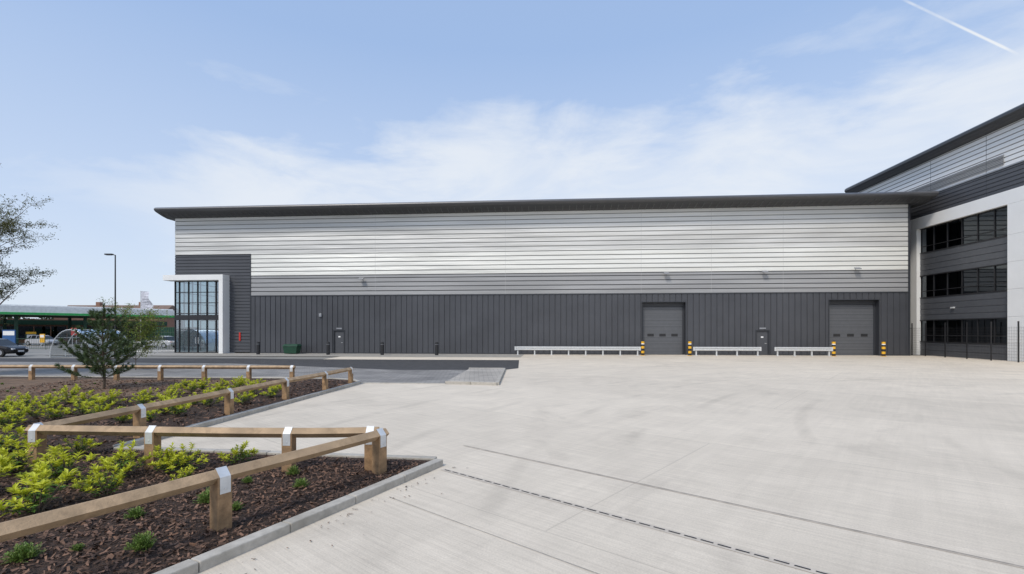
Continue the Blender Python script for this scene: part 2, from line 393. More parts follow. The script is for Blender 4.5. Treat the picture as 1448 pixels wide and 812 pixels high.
# reveals and roller doors
def roller(a,b,z1,name):
    mb=MB()
    for x0,x1,y0,y1,zz0,zz1 in [(a-.02,a+.0,-.55,0,0,z1),(b,b+.02,-.55,0,0,z1),(a,b,-.55,-.01,z1,z1+.02)]:
        mb.box(F1,(x0,x1),(y0,y1),(zz0,zz1),1)
    mb.box(F1,(a,a+.14),(-.48,-.36),(0,z1-.02),1); mb.box(F1,(b-.14,b),(-.48,-.36),(0,z1-.02),1); mb.box(F1,(a+.14,b-.14),(-.48,-.36),(z1-.35,z1-.02),1)
    z=0.02
    while z<z1-.4:
        e_=min(z+.5,z1-.36)
        mb.box(F1,(a+.14,b-.14),(-.5,-.42),(z,e_-.03),0); mb.box(F1,(a+.14,b-.14),(-.5,-.44),(e_-.03,e_),1)
        for q in (.12,.24,.36):
            if z+q+.01<e_-.03: mb.box(F1,(a+.14,b-.14),(-.42,-.414),(z+q,z+q+.02),1)
        z+=.5
    wd=b-a
    for f in (.22,.5,.78):
        c=a+wd*f; mb.box(F1,(c-.28,c+.28),(-.42,-.405),(1.60,1.84),2)
    mb.obj(name,[ROLLER,TRIM,BLACK],W)
roller(ops[1][0],ops[1][1],4.6,'roller_door'); roller(ops[3][0],ops[3][1],4.72,'roller_door_b')
def pdoor(a,b,name):
    mb=MB(); mb.box(F1,(a,a+.07),(-.1,.02),(0,2.1),1); mb.box(F1,(b-.07,b),(-.1,.02),(0,2.1),1); mb.box(F1,(a+.07,b-.07),(-.1,.02),(2.04,2.12),1)
    mb.box(F1,(a+.07,b-.07),(-.1,-.04),(.02,2.04),0); mb.box(F1,(b-.32,b-.17),(-.04,.0),(.99,1.02),2)
    mb.box(F1,((a+b)/2-.1,(a+b)/2+.1),(-.04,-.03),(1.5,1.62),3)
    mb.obj(name,[DARKH,TRIM,GALV,WHITE],W)
pdoor(ops[0][0],ops[0][1],'fire_door'); pdoor(ops[2][0],ops[2][1],'fire_door_b')
mb=MB()
for px in (480,1078): 
    s=S(px); mb.box(F1,(s-.26,s+.26),(.055,.08),(2.26,2.38))
mb.obj('door_signs',LAMPB,W)
mb=MB(); s=S(454); mb.box(F1,(s-.12,s+.12),(.055,.2),(3.4,3.7)); mb.obj('alarm_box',LAMPB,W,bevel=.02)
mb=MB(); s=S(340); mb.box(F1,(s-.08,s+.08),(.055,.12),(1.15,1.95)); mb.obj('red_fire_box',REDP,W,bevel=.02)
mb=MB()
for px,py in ((513,392),(941,388),(1079,387),(1209,384)):
    s=S(px); z=2.1+(HZ-py)*43/FP
    mb.box(F1,(s-.03,s+.03),(.04,.3),(z-.03,z+.02)); 
    A=[F1(s-.22,w,z+q) for w,q in ((.25,.0),(.55,-.10),(.55,-.03),(.28,.09))]; B=[F1(s+.22,w,z+q) for w,q in ((.25,.0),(.55,-.10),(.55,-.03),(.28,.09))]
    mb.rings(A,B,0)
mb.obj('wall_floodlights',LAMPB,W)
# entrance portal
mb=MB()
mb.box(F1,(-.45,5.43),(-.05,1.0),(6.80,7.30)); mb.box(F1,(5.03,5.43),(-.05,1.0),(0,6.797))
mb.obj('entrance_portal',WHITE,W,bevel=.015)
cols=[.02,.45,1.37,2.28,3.2,4.11,5.02]; rows=[0.02,2.25,3.15,3.75,4.75,5.75,6.78]
mb=MB()
for c in cols: mb.box(F1,(c-.035,c+.035),(-.02,.12),(0,6.79))
for r in rows[1:]: mb.box(F1,(.02,5.02),(-.015,.112),(r-.03,r+.03))
mb.box(F1,(.02,5.02),(-.015,.115),(0,.08)); mb.box(F1,(.02,5.02),(-.012,.108),(3.15,3.6))
for a in np.arange(.0,5.6,1.1): mb.box(FL,(a-.03,a+.03),(-.06,.06),(0,7.3))
for r in rows[1:]: mb.box(FL,(0,5.5),(-.055,.055),(r-.03,r+.03))
mb.cyl(F1(2.15,.17,.9),F1(2.15,.17,1.5),.02,mi=1); mb.cyl(F1(2.42,.17,.9),F1(2.42,.17,1.5),.02,mi=1)
mb.obj('curtain_wall_frame',[BLACK,GALV],W)
mb=MB(); mb.add([F1(.03,.04,0),F1(5.02,.04,0),F1(5.02,.04,6.79),F1(.03,.04,6.79)],[(0,1,2,3)])
mb.add([FL(.0,0,0),FL(5.5,0,0),FL(5.5,0,7.3),FL(0,0,7.3)],[(0,1,2,3)]); mb.obj('entrance_glazing',GLASS,W,recalc=False)
mb=MB(); mb.box(F1,(.1,5.4),(-5.8,-.15),(3.2,3.5)); mb.box(F1,(.1,5.95),(-6.05,-5.85),(0,7.3)); mb.box(F1,(5.44,5.9),(-5.8,-.0),(0,7.3)); mb.box(F1,(.1,5.4),(-5.8,-.15),(0.02,.06))
mb.box(F1,(2.8,5.0),(-4,-3.6),(.06,1.1))
for q in range(5): mb.box(F1,(1.3,3.2),(-1.6-q*.7,-1.5-q*.7),(3.1,3.18))
mb.obj('entrance_interior',INTER,W)

# ------------------------------------------------------------------ office building right
O=empty('office_building',F2(0,0,0))
mb=MB(); mb.box(F2,(-12,26),(-30,-.7),(0,16.5)); mb.box(F2,(-12,-2.45),(-.7,-.02),(0,11.9)); mb.obj('body',DARKH,O)
mb=MB(); hclad(mb,F2,-12,26,13.66,16.5,.35,gm=1); mb.obj('pale_cladding',[PALE,GRV],O,recalc=False)
mb=MB(); hclad(mb,F2,-12,26,11.93,13.6,.3); hclad(mb,F2,-12,-2.45,0,11.93,.4); mb.obj('dark_cladding',DARKH,O,recalc=False)
mb=MB()
for t in np.arange(0,26,5.2): mb.box(F2,(t-.012,t+.012),(.045,.056),(11.95,16.4))
mb.obj('panel_joints',TRIM,O)
mb=MB(); mb.box(F2,(-12,26),(-.02,.09),(13.58,13.67))
z=13.85
while z<14.6:
    A=[F2(-3.5,o,zz) for o,zz in ((.06,z),(.13,z-.02),(.13,z),(.06,z+.05))]; B=[F2(6.6,o,zz) for o,zz in ((.06,z),(.13,z-.02),(.13,z),(.06,z+.05))]
    mb.rings(A,B); z+=.11
mb.obj('louvres',LAMPB,O)
mb=MB(); mb.box(F2,(-2.45,26),(-.7,.10),(10.95,11.92)); mb.box(F2,(-2.45,-1.5),(-.7,.10),(0,10.945))
zz=[0,1.2,3.1,5,6.9,8.8,10.945]
for a,b in zip([6.9,10.5,14.1,17.7,21.3],[10.49,14.09,17.69,21.29,26]):
    for z0,z1 in zip(zz[:-1],zz[1:]): mb.box(F2,(a+.004,b-.004),(-.7,.10),(z0+.006,z1-.006))
mb.obj('white_frame',WHITE,O)
mb=MB()
hs=[(0,1.15),(3.02,4.95),(6.87,8.82)]
for z0,z1 in hs: hclad(mb,F2,-1.5,6.9,z0,z1,.48,.03,-.22)
mb.obj('spandrels',M('spandrel_grey',(.10,.105,.115),.4,.2,var=.08),O,recalc=False)
mb=MB(); g=MB(); it=MB()
for z0,z1 in [(1.15,3.02),(4.95,6.87),(8.82,10.95)]:
    g.add([F2(-1.5,-.30,z0),F2(6.9,-.30,z0),F2(6.9,-.30,z1),F2(-1.5,-.30,z1)],[(0,1,2,3)])
    mb.box(F2,(-1.5,6.9),(-.34,-.16),(z0-.03,z0+.05)); mb.box(F2,(-1.5,6.9),(-.34,-.16),(z1-.05,z1+.03))
    for i in range(7): t=-1.5+8.4*i/6; mb.box(F2,(t-.03,t+.03),(-.34,-.24),(z0,z1))
    mb.box(F2,(-1.5,6.9),(-.33,-.24),(z0+.55,z0+.60))
    for i in range(6):
        if random.random()<.35:
            t=-1.5+8.4*i/6; it.box(F2,(t+.1,t+1.3),(-.45,-.43),(z1-random.uniform(.2,.6),z1))
mb.obj('window_frames',BLACK,O); g.obj('window_glass',DGLASS,O,recalc=False); it.obj('window_blinds',INTER,O)
prof=[(-.05,16.5),(.5,16.6),(.8,16.72),(.9,16.86),(.88,17.05),(.7,17.2),(0,17.3),(-30,17.6),(-30,16.5)]
mb=MB(); mb.rings([F2(-10.5,o,z) for o,z in prof],[F2(27,o,z) for o,z in prof]); mb.obj('roof_eave',EAVE,O)
mb=MB(); mb.box(F2,(1.9,2.15),(-.19,-.02),(3.9,4.02)); mb.obj('wall_lamp',GALV,O)

# security fence
SF=empty('security_fence',F2(0,.9,0)); mb=MB()
ts=[-.9,0.6,2.6,4.6,6.6,8.6,10.6]
for t in ts: mb.box(F2,(t-.035,t+.035),(.87,.93),(0,2.75))
mb.box(F2,(-.94,-.86),(.95,1.9),(2.3,2.34))
mb.obj('posts',BLACK,SF)
mb=MB()
for z in np.arange(.1,2.45,.2): mb.box(F2,(-.9,10.6),(.898,.902),(z,z+.008))
for t in np.arange(-.9,10.6,.12): mb.box(F2,(t,t+.007),(.893,.897),(.05,2.4))
for o in np.arange(1.0,1.95,.12): mb.box(F2,(-.9,-.893),(o,o+.01),(.05,2.4))
mb.obj('mesh',BLACK,SF)
mb=MB(); mb.box(F2,(-.93,-.87),(1.9,1.96),(0,2.6)); 
mb.obj('end_post',BLACK,SF)

# ------------------------------------------------------------------ street furniture by facade
def bollard(px,kind):
    w=2.4 if kind=='black' else 1.35
    s=S(px,w); x,y,_=F1(s,w,0)
    if kind=='black':
        E=empty('black_bollard',(x,y,0)); mb=MB(); mb.cyl((x,y,0),(x,y,1.08),.15,n=20); mb.cyl((x,y,1.08),(x,y,1.14),.15,.07,n=20); mb.obj('post',BLACK,E)
        mb=MB(); mb.cyl((x,y,.92),(x,y,.95),.153,n=20); mb.obj('band',LAMPB,E)
    else:
        E=empty('striped_bollard',(x,y,0)); mb=MB()
        for i in range(6):
            mb.cyl((x,y,i*.2),(x,y,i*.2+.2),.135,n=20,mi=i%2,caps=False)
        mb.cyl((x,y,1.2),(x,y,1.27),.135,.05,n=20,mi=0)
        mb.cyl((x,y,0),(x,y,.03),.2,n=20,mi=1)
        mb.obj('post',[BLACK,YEL],E)
        mb=MB(); mb.cyl((x,y,.95),(x,y,1.03),.138,n=20); mb.obj('reflective_band',WHITE,E)
for px in (365,464,540.5,617.5): bollard(px,'black')
for px in (909,975.5,1179,1249.5): bollard(px,'s')
def barrier(p0,p1):
    w=1.3; s0,s1=S(p0,w),S(p1,w); E=empty('crash_barrier',F1(s0,w,0)); mb=MB()
    pr=[(.0,.42),(.07,.46),(.07,.53),(.0,.57),(.0,.60),(.07,.64),(.07,.71),(0,.75),(-.01,.745),(.055,.70),(.055,.645),(-.012,.60),(-.012,.57),(.055,.525),(.055,.465),(-.01,.42)]
    mb.rings([F1(s0,w+.06+a,z) for a,z in pr],[F1(s1,w+.06+a,z) for a,z in pr]); mb.obj('beam',GALV,E)
    mb=MB(); n=max(2,round((s1-s0)/1.6)+1)
    for i in range(n):
        s=s0+.2+(s1-s0-.4)*i/(n-1); mb.box(F1,(s-.05,s+.05),(w-.08,w+.04),(0,.72)); mb.box(F1,(s-.12,s+.12),(w-.15,w+.12),(0,.02))
    for s in (s0,s1):
        mb.cyl(F1(s,w+.08,.42),F1(s,w+.08,.75),.08,n=12)
    mb.obj('posts',GALV,E)
barrier(729,905); barrier(981,1075); barrier(1096,1176)
# grit bin
s=S(413,1.2); E=empty('grit_bin',F1(s,1.2,0)); mb=MB()
A=[F1(s+a,1.2+b,.05) for a,b in ((-.55,-.35),(.55,-.35),(.55,.35),(-.55,.35))]; B=[F1(s+a,1.2+b,.7) for a,b in ((-.68,-.42),(.68,-.42),(.68,.42),(-.68,.42))]
mb.rings(A,B); mb.obj('tub',GRNP,E,bevel=.03)
mb=MB(); A=[F1(s+a,1.2+b,.705) for a,b in ((-.74,-.46),(.74,-.46),(.74,.48),(-.74,.48))]; B=[F1(s+a,1.2+b,.9) for a,b in ((-.6,-.4),(.6,-.4),(.6,.2),(-.6,.2))]
mb.rings(A,B); mb.obj('lid',GRNP,E,bevel=.03)

# ------------------------------------------------------------------ timber knee rails
def fence(pts,ext0=.12,ext1=.12,zr=.615,bz=.05):
    E=empty('timber_rail_fence',(pts[0][0],pts[0][1],0)); po=MB(); st=MB(); ra=MB()
    V=[Vector(p) for p in pts]
    for i,p in enumerate(V):
        d=(V[min(i+1,len(V)-1)]-V[max(i-1,0)]).normalized(); ang=math.atan2(d.y,d.x)+random.uniform(-.03,.03)
        fr=frame(p.x,p.y,ang); r=.075
        A=[fr(a,b,bz-.05) for a,b in ((-r,-r),(r,-r),(r,r),(-r,r))]; B=[fr(a,b,zr) for a,b in ((-r,-r),(r,-r),(r,r),(-r,r))]
        po.rings(A,B)
        k=.082; c=.0765; hw=.055; t=.003
        pr=[(-c-t,zr-.17),(-c-t,zr),(0,zr+k+t+.001),(c+t,zr),(c+t,zr-.17),(c,zr-.17),(c,zr-.001),(0,zr+k),(-c,zr-.001),(-c,zr-.17)]
        st.rings([fr(-hw,b,z) for b,z in pr],[fr(hw,b,z) for b,z in pr])
        for sg in (-1,1):
            st.cyl(fr(0,sg*(c+t),zr-.12),fr(0,sg*(c+t+.006),zr-.12),.012,n=8)
    for i in range(len(V)-1):
        a,b=V[i],V[i+1]; d=(b-a).normalized(); ang=math.atan2(d.y,d.x)
        a=a-d*(ext0 if i==0 else -.003); b=b+d*(ext1 if i==len(V)-2 else -.003)
        L_=(b-a).length; fr=frame(a.x,a.y,ang); k=.078
        n=4; rings=[]
        sag=random.uniform(-.006,.004)
        for j in range(n+1):
            x=L_*j/n; o=sag*math.sin(math.pi*j/n)
            rings.append([fr(x,yy,zr+zz+o) for yy,zz in ((-k,0),(-k*.08,-k*.92),(k*.08,-k*.92),(k,0),(k*.12,k*.9),(-k*.12,k*.9))])
        for j in range(n): ra.rings(rings[j],rings[j+1],caps=(j in (0,n-1)))
    po.obj('posts',TIMBER,E,bevel=.008); ra.obj('rails',RAILT,E,recalc=False); st.obj('straps',GALV,E)
fence([(-1.90,6.93),(-2.99,4.97),(-4.08,3.01),(-5.17,1.05)])
fence([(-2.08,7.12),(-3.25,7.05),(-5.31,7.15),(-7.14,7.27)])
fence([(-7.22,7.36),(-7.12,9.25),(-6.9,11.8),(-6.74,14.4),(-6.45,16.7),(-6.27,18.8)])
fence([PD(413,19.7),PD(352,19.75),PD(289,19.8),PD(227,19.9),PD(165,20.0),PD(105,20.05),PD(45,20.1),PD(-15,20.2),PD(-76,20.3)])

# ------------------------------------------------------------------ plants
def leaf(mb,base,d,length,width,mi,up=Vector((0,0,1))):
    d=d.normalized(); side=d.cross(up)
    if side.length<.05: side=Vector((1,0,0))
    side.normalize(); nrm=side.cross(d)
    mid=base+d*length*.5; fold=nrm*width*.25
    tip=base+d*length-nrm*length*.12
    mb.add([base,mid+side*width/2+fold,tip,mid-side*width/2+fold,mid],[(0,1,4),(1,2,4),(2,3,4),(3,0,4)],mi)
def shrub_mesh(name,seed):
    random.seed(seed); mb=MB()
    for k in range(20):
        a=random.uniform(0,6.28); rr=random.uniform(.05,.32); hh=random.uniform(.16,.44)*(1.1-rr*1.3)
        root=Vector((random.uniform(-.04,.04),random.uniform(-.04,.04),-.01)); tip=Vector((rr*math.cos(a),rr*math.sin(a),hh))
        mb.cyl(root,tip,.006,.004,5,2)
        ax=(tip-root).normalized()
        for j in range(28):
            f=random.uniform(.35,1.05) if j<11 else random.uniform(.88,1.12)
            b=root.lerp(tip,f); ang=j*2.4+random.uniform(-.3,.3)
            q=Vector((math.cos(ang),math.sin(ang),0)); el=random.uniform(.0,.7) if f<.85 else random.uniform(.5,1.5)
            d=(q+ax*el).normalized(); l=random.uniform(.065,.105)*(1 if f<.9 else .85)
            leaf(mb,b,d,l,l*.36,(0 if f>.78 or random.random()<.12 else 1))
    me=bpy.data.meshes.new(name); me.from_pydata([tuple(v) for v in mb.v],[],mb.f)
    for m in (LEAFB,LEAFD,BARK): me.materials.append(m)
    me.polygons.foreach_set('material_index',mb.m); me.update(); return me
def low_mesh(name,seed):
    random.seed(seed); mb=MB()
    for k in range(160):
        a=random.uniform(0,6.28); el=random.uniform(.2,1.4); d=Vector((math.cos(a)*math.cos(el),math.sin(a)*math.cos(el),math.sin(el)))
        L_=random.uniform(.06,.13)
        for j in range(7):
            b=d*L_*(.3+.7*j/6); q=Vector((random.uniform(-1,1),random.uniform(-1,1),random.uniform(0,1)))
            leaf(mb,b,q+d,.025,.012,0 if random.random()<.8 else 1)
    me=bpy.data.meshes.new(name); me.from_pydata([tuple(v) for v in mb.v],[],mb.f)
    for m in (LEAFL,LEAFD): me.materials.append(m)
    me.polygons.foreach_set('material_index',mb.m); me.update(); return me
SM=[shrub_mesh('shrub_leaves_%d'%i,40+i) for i in range(6)]; LM=[low_mesh('low_leaves_%d'%i,60+i) for i in range(3)]
random.seed(11)
def put(name,me,x,y,s,z=.07):
    o=bpy.data.objects.new(name,me); o.location=(x,y,z); o.rotation_euler=(random.uniform(-.08,.08),random.uniform(-.08,.08),random.uniform(0,6.28))
    o.scale=(s,s,s*random.uniform(.85,1.1)); scene.collection.objects.link(o)
near=[(52,726,1.15),(90,684,1.1),(150,704,.8),(178,674,.95),(235,670,.8),(264,666,.75),(262,684,.45),(335,657,.75),(25,670,1.05),(12,640,1.0),(-30,700,1.2),(108,645,.75),(-20,655,1.0),(8,606,.9),(128,690,.5)]
for px,py,s in near: put('laurel_shrub',random.choice(SM),*P(px,py,.07),s*1.08)
bed2=[(20,598),(55,592),(82,596),(112,588),(146,590),(176,596),(207,594),(232,586),(256,590),(70,578),(125,576),(160,577),(198,574),(240,570),(270,572),(300,577),(345,570),(305,560),(335,553),(360,559),(384,560),(275,556),(243,558),(312,549),(345,547),(371,549),(290,550),(205,564),(5,585),(-30,600),(-60,620),(-80,590),(255,549),(35,577),(100,571)]
for px,py in bed2:
    x,y=P(px+random.uniform(-6,6),py+random.uniform(-2,2),.07)
    if inpoly(x,y,BIN) : put('laurel_shrub',random.choice(SM),x,y,random.uniform(.75,1.12))
for px,py,s in [(202,778,1.1),(33,792,1.2),(425,690,.9),(333,722,.75),(292,712,1.0),(192,732,.9),(415,672,.9),(298,700,.8),(350,683,.7),(110,778,.5)]:
    put('heath_plant',random.choice(LM),*P(px,py,.07),s)
# weeds on the bare soil
for k in range(40):
    x=random.uniform(-26,-9.5); y=random.uniform(14.5,20)
    if inpoly(x,y,SB): put('soil_weed',random.choice(LM),x,y,random.uniform(.25,.6))

# pine
def pine(x,y,h,name):
    random.seed(15); E=empty(name,(x,y,.05)); w=MB(); n=MB()
    base=Vector((x,y,.05)); pts=[base+Vector((.05*math.sin(i*.9),.03*math.cos(i*1.3),h*i/8)) for i in range(9)]
    for i in range(8): w.cyl(pts[i],pts[i+1],.045*(1-i/9),.045*(1-(i+1)/9),8)
    def tuft(p,d,c=13,L_=.15):
        for k in range(c):
            q=Vector((random.gauss(0,1),random.gauss(0,1),random.gauss(0,1))).normalized()
            dd=(d*.9+q*.75).normalized(); l=L_*random.uniform(.7,1.1); s=dd.cross(q)
            if s.length<.01: continue
            s=s.normalized()*.009; n.add([p-s,p+s,p+dd*l],[(0,1,2)])
    def br(p,d,l,r,lev):
        st=max(2,int(l/.075)); q=p.copy(); dd=d.copy()
        for i in range(st):
            nq=q+dd*(l/st); w.cyl(q,nq,r*(1-i/st)+.002,r*(1-(i+1)/st)+.002,5,caps=False); q=nq
            dd=(dd+Vector((random.uniform(-.08,.08),random.uniform(-.08,.08),.04))).normalized()
            if i>st*.15: tuft(q,dd)
            if lev==0 and i>st*.15 and random.random()<.75:
                sd=Vector((-dd.y,dd.x,0)).normalized()*random.choice((-1,1)); br(q,(dd*.6+sd*.8+Vector((0,0,.2))).normalized(),l*random.uniform(.25,.42)*(1-i/st*.6),r*.5,1)
        tuft(q,dd,18)
    z=.42
    while z<h*.93:
        f=z/h; c=Vector((x,y,.05+z)); ml=(1-f)**.85*h*.55+.10
        n0=random.randint(5,6); a0=random.uniform(0,6.28)
        for k in range(n0):
            a=a0+k*6.28/n0+random.uniform(-.3,.3); el=.02+f*.7+random.uniform(-.10,.2)
            br(c+Vector((0,0,random.uniform(-.05,.05))),Vector((math.cos(a)*math.cos(el),math.sin(a)*math.cos(el),math.sin(el))),ml*random.uniform(.6,1.12),.012,0)
        z+=.26
    for i in range(12): tuft(pts[8]-Vector((0,0,.045*i)),Vector((0,0,1)),18)
    w.obj('trunk_and_branches',BARK,E,recalc=False); n.obj('needles',NEEDLE,E,recalc=False)
px_,py_=P(146,550,.05); pine(px_,py_,2.95,'pine_tree')
# deciduous
def tree(x,y,h,name,seed,leafs=5,spread=.55,lm=TREEL,lsize=.07,r0=.1,maxlev=4,prob=1.0,bias=0):
    random.seed(seed); E=empty(name,(x,y,0)); w=MB(); n=MB()
    def br(p,d,l,r,lev):
        st=4; q=p.copy(); dd=d.copy()
        for i in range(st):
            nq=q+dd*(l/st); w.cyl(q,nq,max(r*(1-.5*i/st),.004),max(r*(1-.5*(i+1)/st),.004),6 if lev<2 else 4,caps=False); q=nq
            dd=(dd+Vector((random.uniform(-.16,.16),random.uniform(-.16,.16),random.uniform(-.06,.14)-(.10 if lev>2 else 0)))).normalized()
            if lev<maxlev and (lev>0 or i>=bias):
                for _ in range(4 if lev==0 else random.choice((1,2))):
                    a=random.uniform(0,6.28); o=Vector((math.cos(a),math.sin(a),random.uniform(-.1,.4)))
                    br(q,(dd*(1-spread)+o*spread).normalized(),l*random.uniform(.42,.62),r*.5*(1-.3*i/st),lev+1)
            if lev>=maxlev-1:
                for _ in range(leafs):
                    if random.random()>prob: continue
                    lf=Vector((random.gauss(0,1),random.gauss(0,1),random.gauss(-.3,.7)))
                    leaf(n,q+Vector((random.gauss(0,.08),random.gauss(0,.08),random.gauss(0,.08))),lf,lsize*random.uniform(.7,1.3),lsize*.7,0)
    br(Vector((x,y,0)),Vector((0,0,1)),h*.72,r0,0)
    w.obj('trunk_and_branches',BARK,E,recalc=False); n.obj('leaves',lm,E,recalc=False)
tree(*PD(-76,22),8.2,'birch_tree',3,leafs=4,prob=.85,lsize=.08,bias=0)
tree(*PD(192,26),3.0,'sapling_tree',8,leafs=3,lm=leafmat('sapling_leaf',(.22,.28,.05)),lsize=.08,r0=.02,maxlev=3,prob=.6)

# distant trees
random.seed(21); mb=MB()
for k in range(5200):
    g=random.choice([(-135,118,7,6.0),(-128,122,6,7.4),(-121,128,7,6.5),(-150,120,9,8),(-112,135,6,5.2),(-104,140,6,4.8),(-165,120,9,9)])
    u=Vector((random.gauss(0,1),random.gauss(0,1),random.gauss(0,1))).normalized()*random.uniform(.55,1.0)
    c=Vector((g[0]+u.x*g[2],g[1]+u.y*4,g[3]*.55+u.z*g[3]*.45))
    leaf(mb,c,Vector((random.gauss(0,1),random.gauss(0,1),random.gauss(0,1))),random.uniform(.5,1.1),.6,0)
mb.obj('distant_trees',FARL,recalc=False)

# ------------------------------------------------------------------ street lamp
x,y=PD(163,37); E=empty('street_lamp',(x,y,0)); mb=MB()
mb.cyl((x,y,0),(x,y,1.2),.09,.09,12); mb.cyl((x,y,1.2),(x,y,7.9),.06,.04,12); mb.cyl((x,y,7.88),(x-.25,y,7.95),.03,.03,8); mb.obj('column',BLACK,E)
mb=MB(); mb.box(ID,(x-.75,x-.2),(y-.12,y+.12),(7.9,8.0)); mb.box(ID,(x-.68,x-.3),(y-.09,y+.09),(7.88,7.9)); mb.obj('lantern',TRIM,E,bevel=.02)

# ------------------------------------------------------------------ petrol station
a=Vector(PD(-160,62)); b=Vector(PD(252,88)); dd=(b-a).normalized(); ang=math.atan2(dd.y,dd.x); Lc=(b-a).length
FS=frame(a.x,a.y,ang); E=empty('petrol_station',(a.x,a.y,0))
GREEN=M('bright_green_fascia',(.04,.40,.10),.4,0); CW=M('canopy_white',(.76,.77,.76),.5,0)
mb=MB(); mb.box(FS,(0,Lc),(0,16),(4.5,5.8)); mb.box(FS,(.6,Lc-.6),(.6,15.4),(5.8,6.0)); mb.obj('canopy',CW,E)
mb=MB(); mb.box(FS,(-.05,Lc+.05),(-.06,-.0),(4.52,4.85)); mb.box(FS,(Lc,Lc+.06),(0,16),(4.52,4.85)); mb.obj('green_fascia',GREEN,E)
mb=MB(); mb.box(FS,(0.1,Lc-.1),(.1,15.9),(4.45,4.497)); mb.obj('canopy_underside',GRNP,E)
mb=MB()
for t in np.arange(4,Lc,8):
    for o in (2.5,12.5): mb.box(FS,(t-.2,t+.2),(o-.2,o+.2),(0,4.46))
mb.obj('columns',GRNP,E)
mb=MB()
for t in np.arange(4,Lc,8):
    mb.box(FS,(t+1,t+2.2),(2.2,2.8),(0,1.6),0); mb.box(FS,(t+1.1,t+2.1),(2.15,2.2),(1.0,1.5),1); mb.box(FS,(t+.8,t+2.4),(2.0,3.0),(0,.15),1); mb.box(FS,(t+1.05,t+2.15),(2.25,2.75),(1.6,1.95),2)
mb.obj('fuel_pumps',[GRNP,WHITE,YEL],E)
mb=MB(); mb.box(FS,(2,Lc+4),(18,30),(0,4.2),0); mb.box(FS,(3,Lc+3),(17.9,18),(.6,2.9),1); mb.box(FS,(2,Lc+4),(17.8,18),(3.2,4.0),2)
for t in np.arange(3,Lc+3,2.2): mb.box(FS,(t,t+.12),(17.85,17.9),(.6,2.9),0)
mb.obj('shop',[M('shop_brick',(.22,.12,.08),.9,var=.2),DGLASS,GRNP],E)
# brick house behind
x,y=PD(150,120); E=empty('brick_house',(x,y,0)); fr=frame(x,y,0)
BR=M('brick_wall',(.25,.14,.10),.9,0,var=.2,scale=4); RT=M('clay_roof_tiles',(.19,.13,.10),.85,0,var=.2,scale=2)
mb=MB(); mb.box(fr,(-13,13),(0,9),(0,5.8)); mb.obj('walls',BR,E)
mb=MB(); A=[fr(-13.5,yy,z) for yy,z in ((-.6,5.8),(4.5,8.7),(9.6,5.8))]; B=[fr(13.5,yy,z) for yy,z in ((-.6,5.8),(4.5,8.7),(9.6,5.8))]; mb.rings(A,B); mb.obj('roof',RT,E)
mb=MB()
for t in (-6,5): mb.box(fr,(t,t+1),(4,5),(8.0,9.5))
mb.obj('chimneys',BR,E)
mb=MB()
for t in range(-11,12,4): mb.box(fr,(t,t+1.4),(-.05,0),(3,4.4))
mb.obj('windows',DGLASS,E)

# banner flag
x,y=PD(199,58); E=empty('feather_flag',(x,y,0)); mb=MB(); mb.cyl((x,y,0),(x,y,6.9),.05,.03,8); mb.obj('pole',GALV,E)
mb=MB(); A=[];B=[]
for i in range(9):
    z=4.7+i*.27; A.append((x+.05,y,z)); B.append((x+1.35+.1*math.sin(i)-(.03*i*i*.3),y+.15*math.sin(i*.9),z-.05))
mb.strip(A,B); mb.obj('banner',M('banner_cloth',(.55,.56,.62),.8,0,var=.4,scale=5),E,recalc=False)

# cycle shelter
x,y=PD(99,38); E=empty('cycle_shelter',(x,y,0)); fr=frame(x,y,-.1); mb=MB(); sk=MB()
arc=[(1.75*math.cos(t),2.2*math.sin(t)) for t in np.linspace(0,math.pi,17)]
for d0 in (0,1.2,2.4,3.6):
    for (a0,z0),(a1,z1) in zip(arc[:-1],arc[1:]): mb.cyl(fr(a0,d0,z0),fr(a1,d0,z1),.035,n=6)
for i in (0,4,8,12,16): mb.cyl(fr(arc[i][0],0,arc[i][1]),fr(arc[i][0],3.6,arc[i][1]),.03,n=6)
for q in (-.9,-.3,.3,.9):
    mb.cyl(fr(q,1,0),fr(q,1,.75),.025,n=6); mb.cyl(fr(q,1.8,0),fr(q,1.8,.75),.025,n=6); mb.cyl(fr(q,1,.75),fr(q,1.8,.75),.025,n=6)
mb.obj('hoops',GALV,E)
sk.strip([fr(a_*1.01,0,z_*1.01) for a_,z_ in arc],[fr(a_*1.01,3.6,z_*1.01) for a_,z_ in arc])
sk.obj('clear_skin',glassmat('polycarbonate',(.7,.72,.72),.1,.3),E,recalc=False)

# railing left of entrance
def railing(name,p0,p1,h,step,mat,r=.015,z0=.1):
    p0=Vector(p0);p1=Vector(p1);E=empty(name,(p0.x,p0.y,0)); mb=MB(); d=p1-p0; n=int(d.length/step)
    for i in range(n+1):
        p=p0+d*i/n; rr=r*(2.2 if i%18==0 else 1); mb.cyl((p.x,p.y,0 if i%18==0 else z0),(p.x,p.y,h),rr,n=4,caps=False)
    for z in (z0+.05,h-.08): mb.cyl((p0.x,p0.y,z),(p1.x,p1.y,z),.025,n=5)
    mb.obj('bars',mat,E,recalc=False)
railing('green_railing',PD(186,52),PD(262,53),2.0,.14,GRNP)
railing('steel_railing',PD(120,45),PD(247,47),1.1,.16,GALV,.012)
railing('green_railing',PD(-120,54),PD(70,54),1.3,.2,GRNP)

# containers / green cabinet
x,y=PD(236,66); E=empty('green_container',(x,y,0)); fr=frame(x,y,0); mb=MB(); mb.box(fr,(-2.6,2.8),(0,2.4),(0,2.6)); 
for q in np.arange(-2.5,2.8,.3): mb.box(fr,(q,q+.15),(-.04,0),(.1,2.5))
mb.obj('body',GRNP,E)
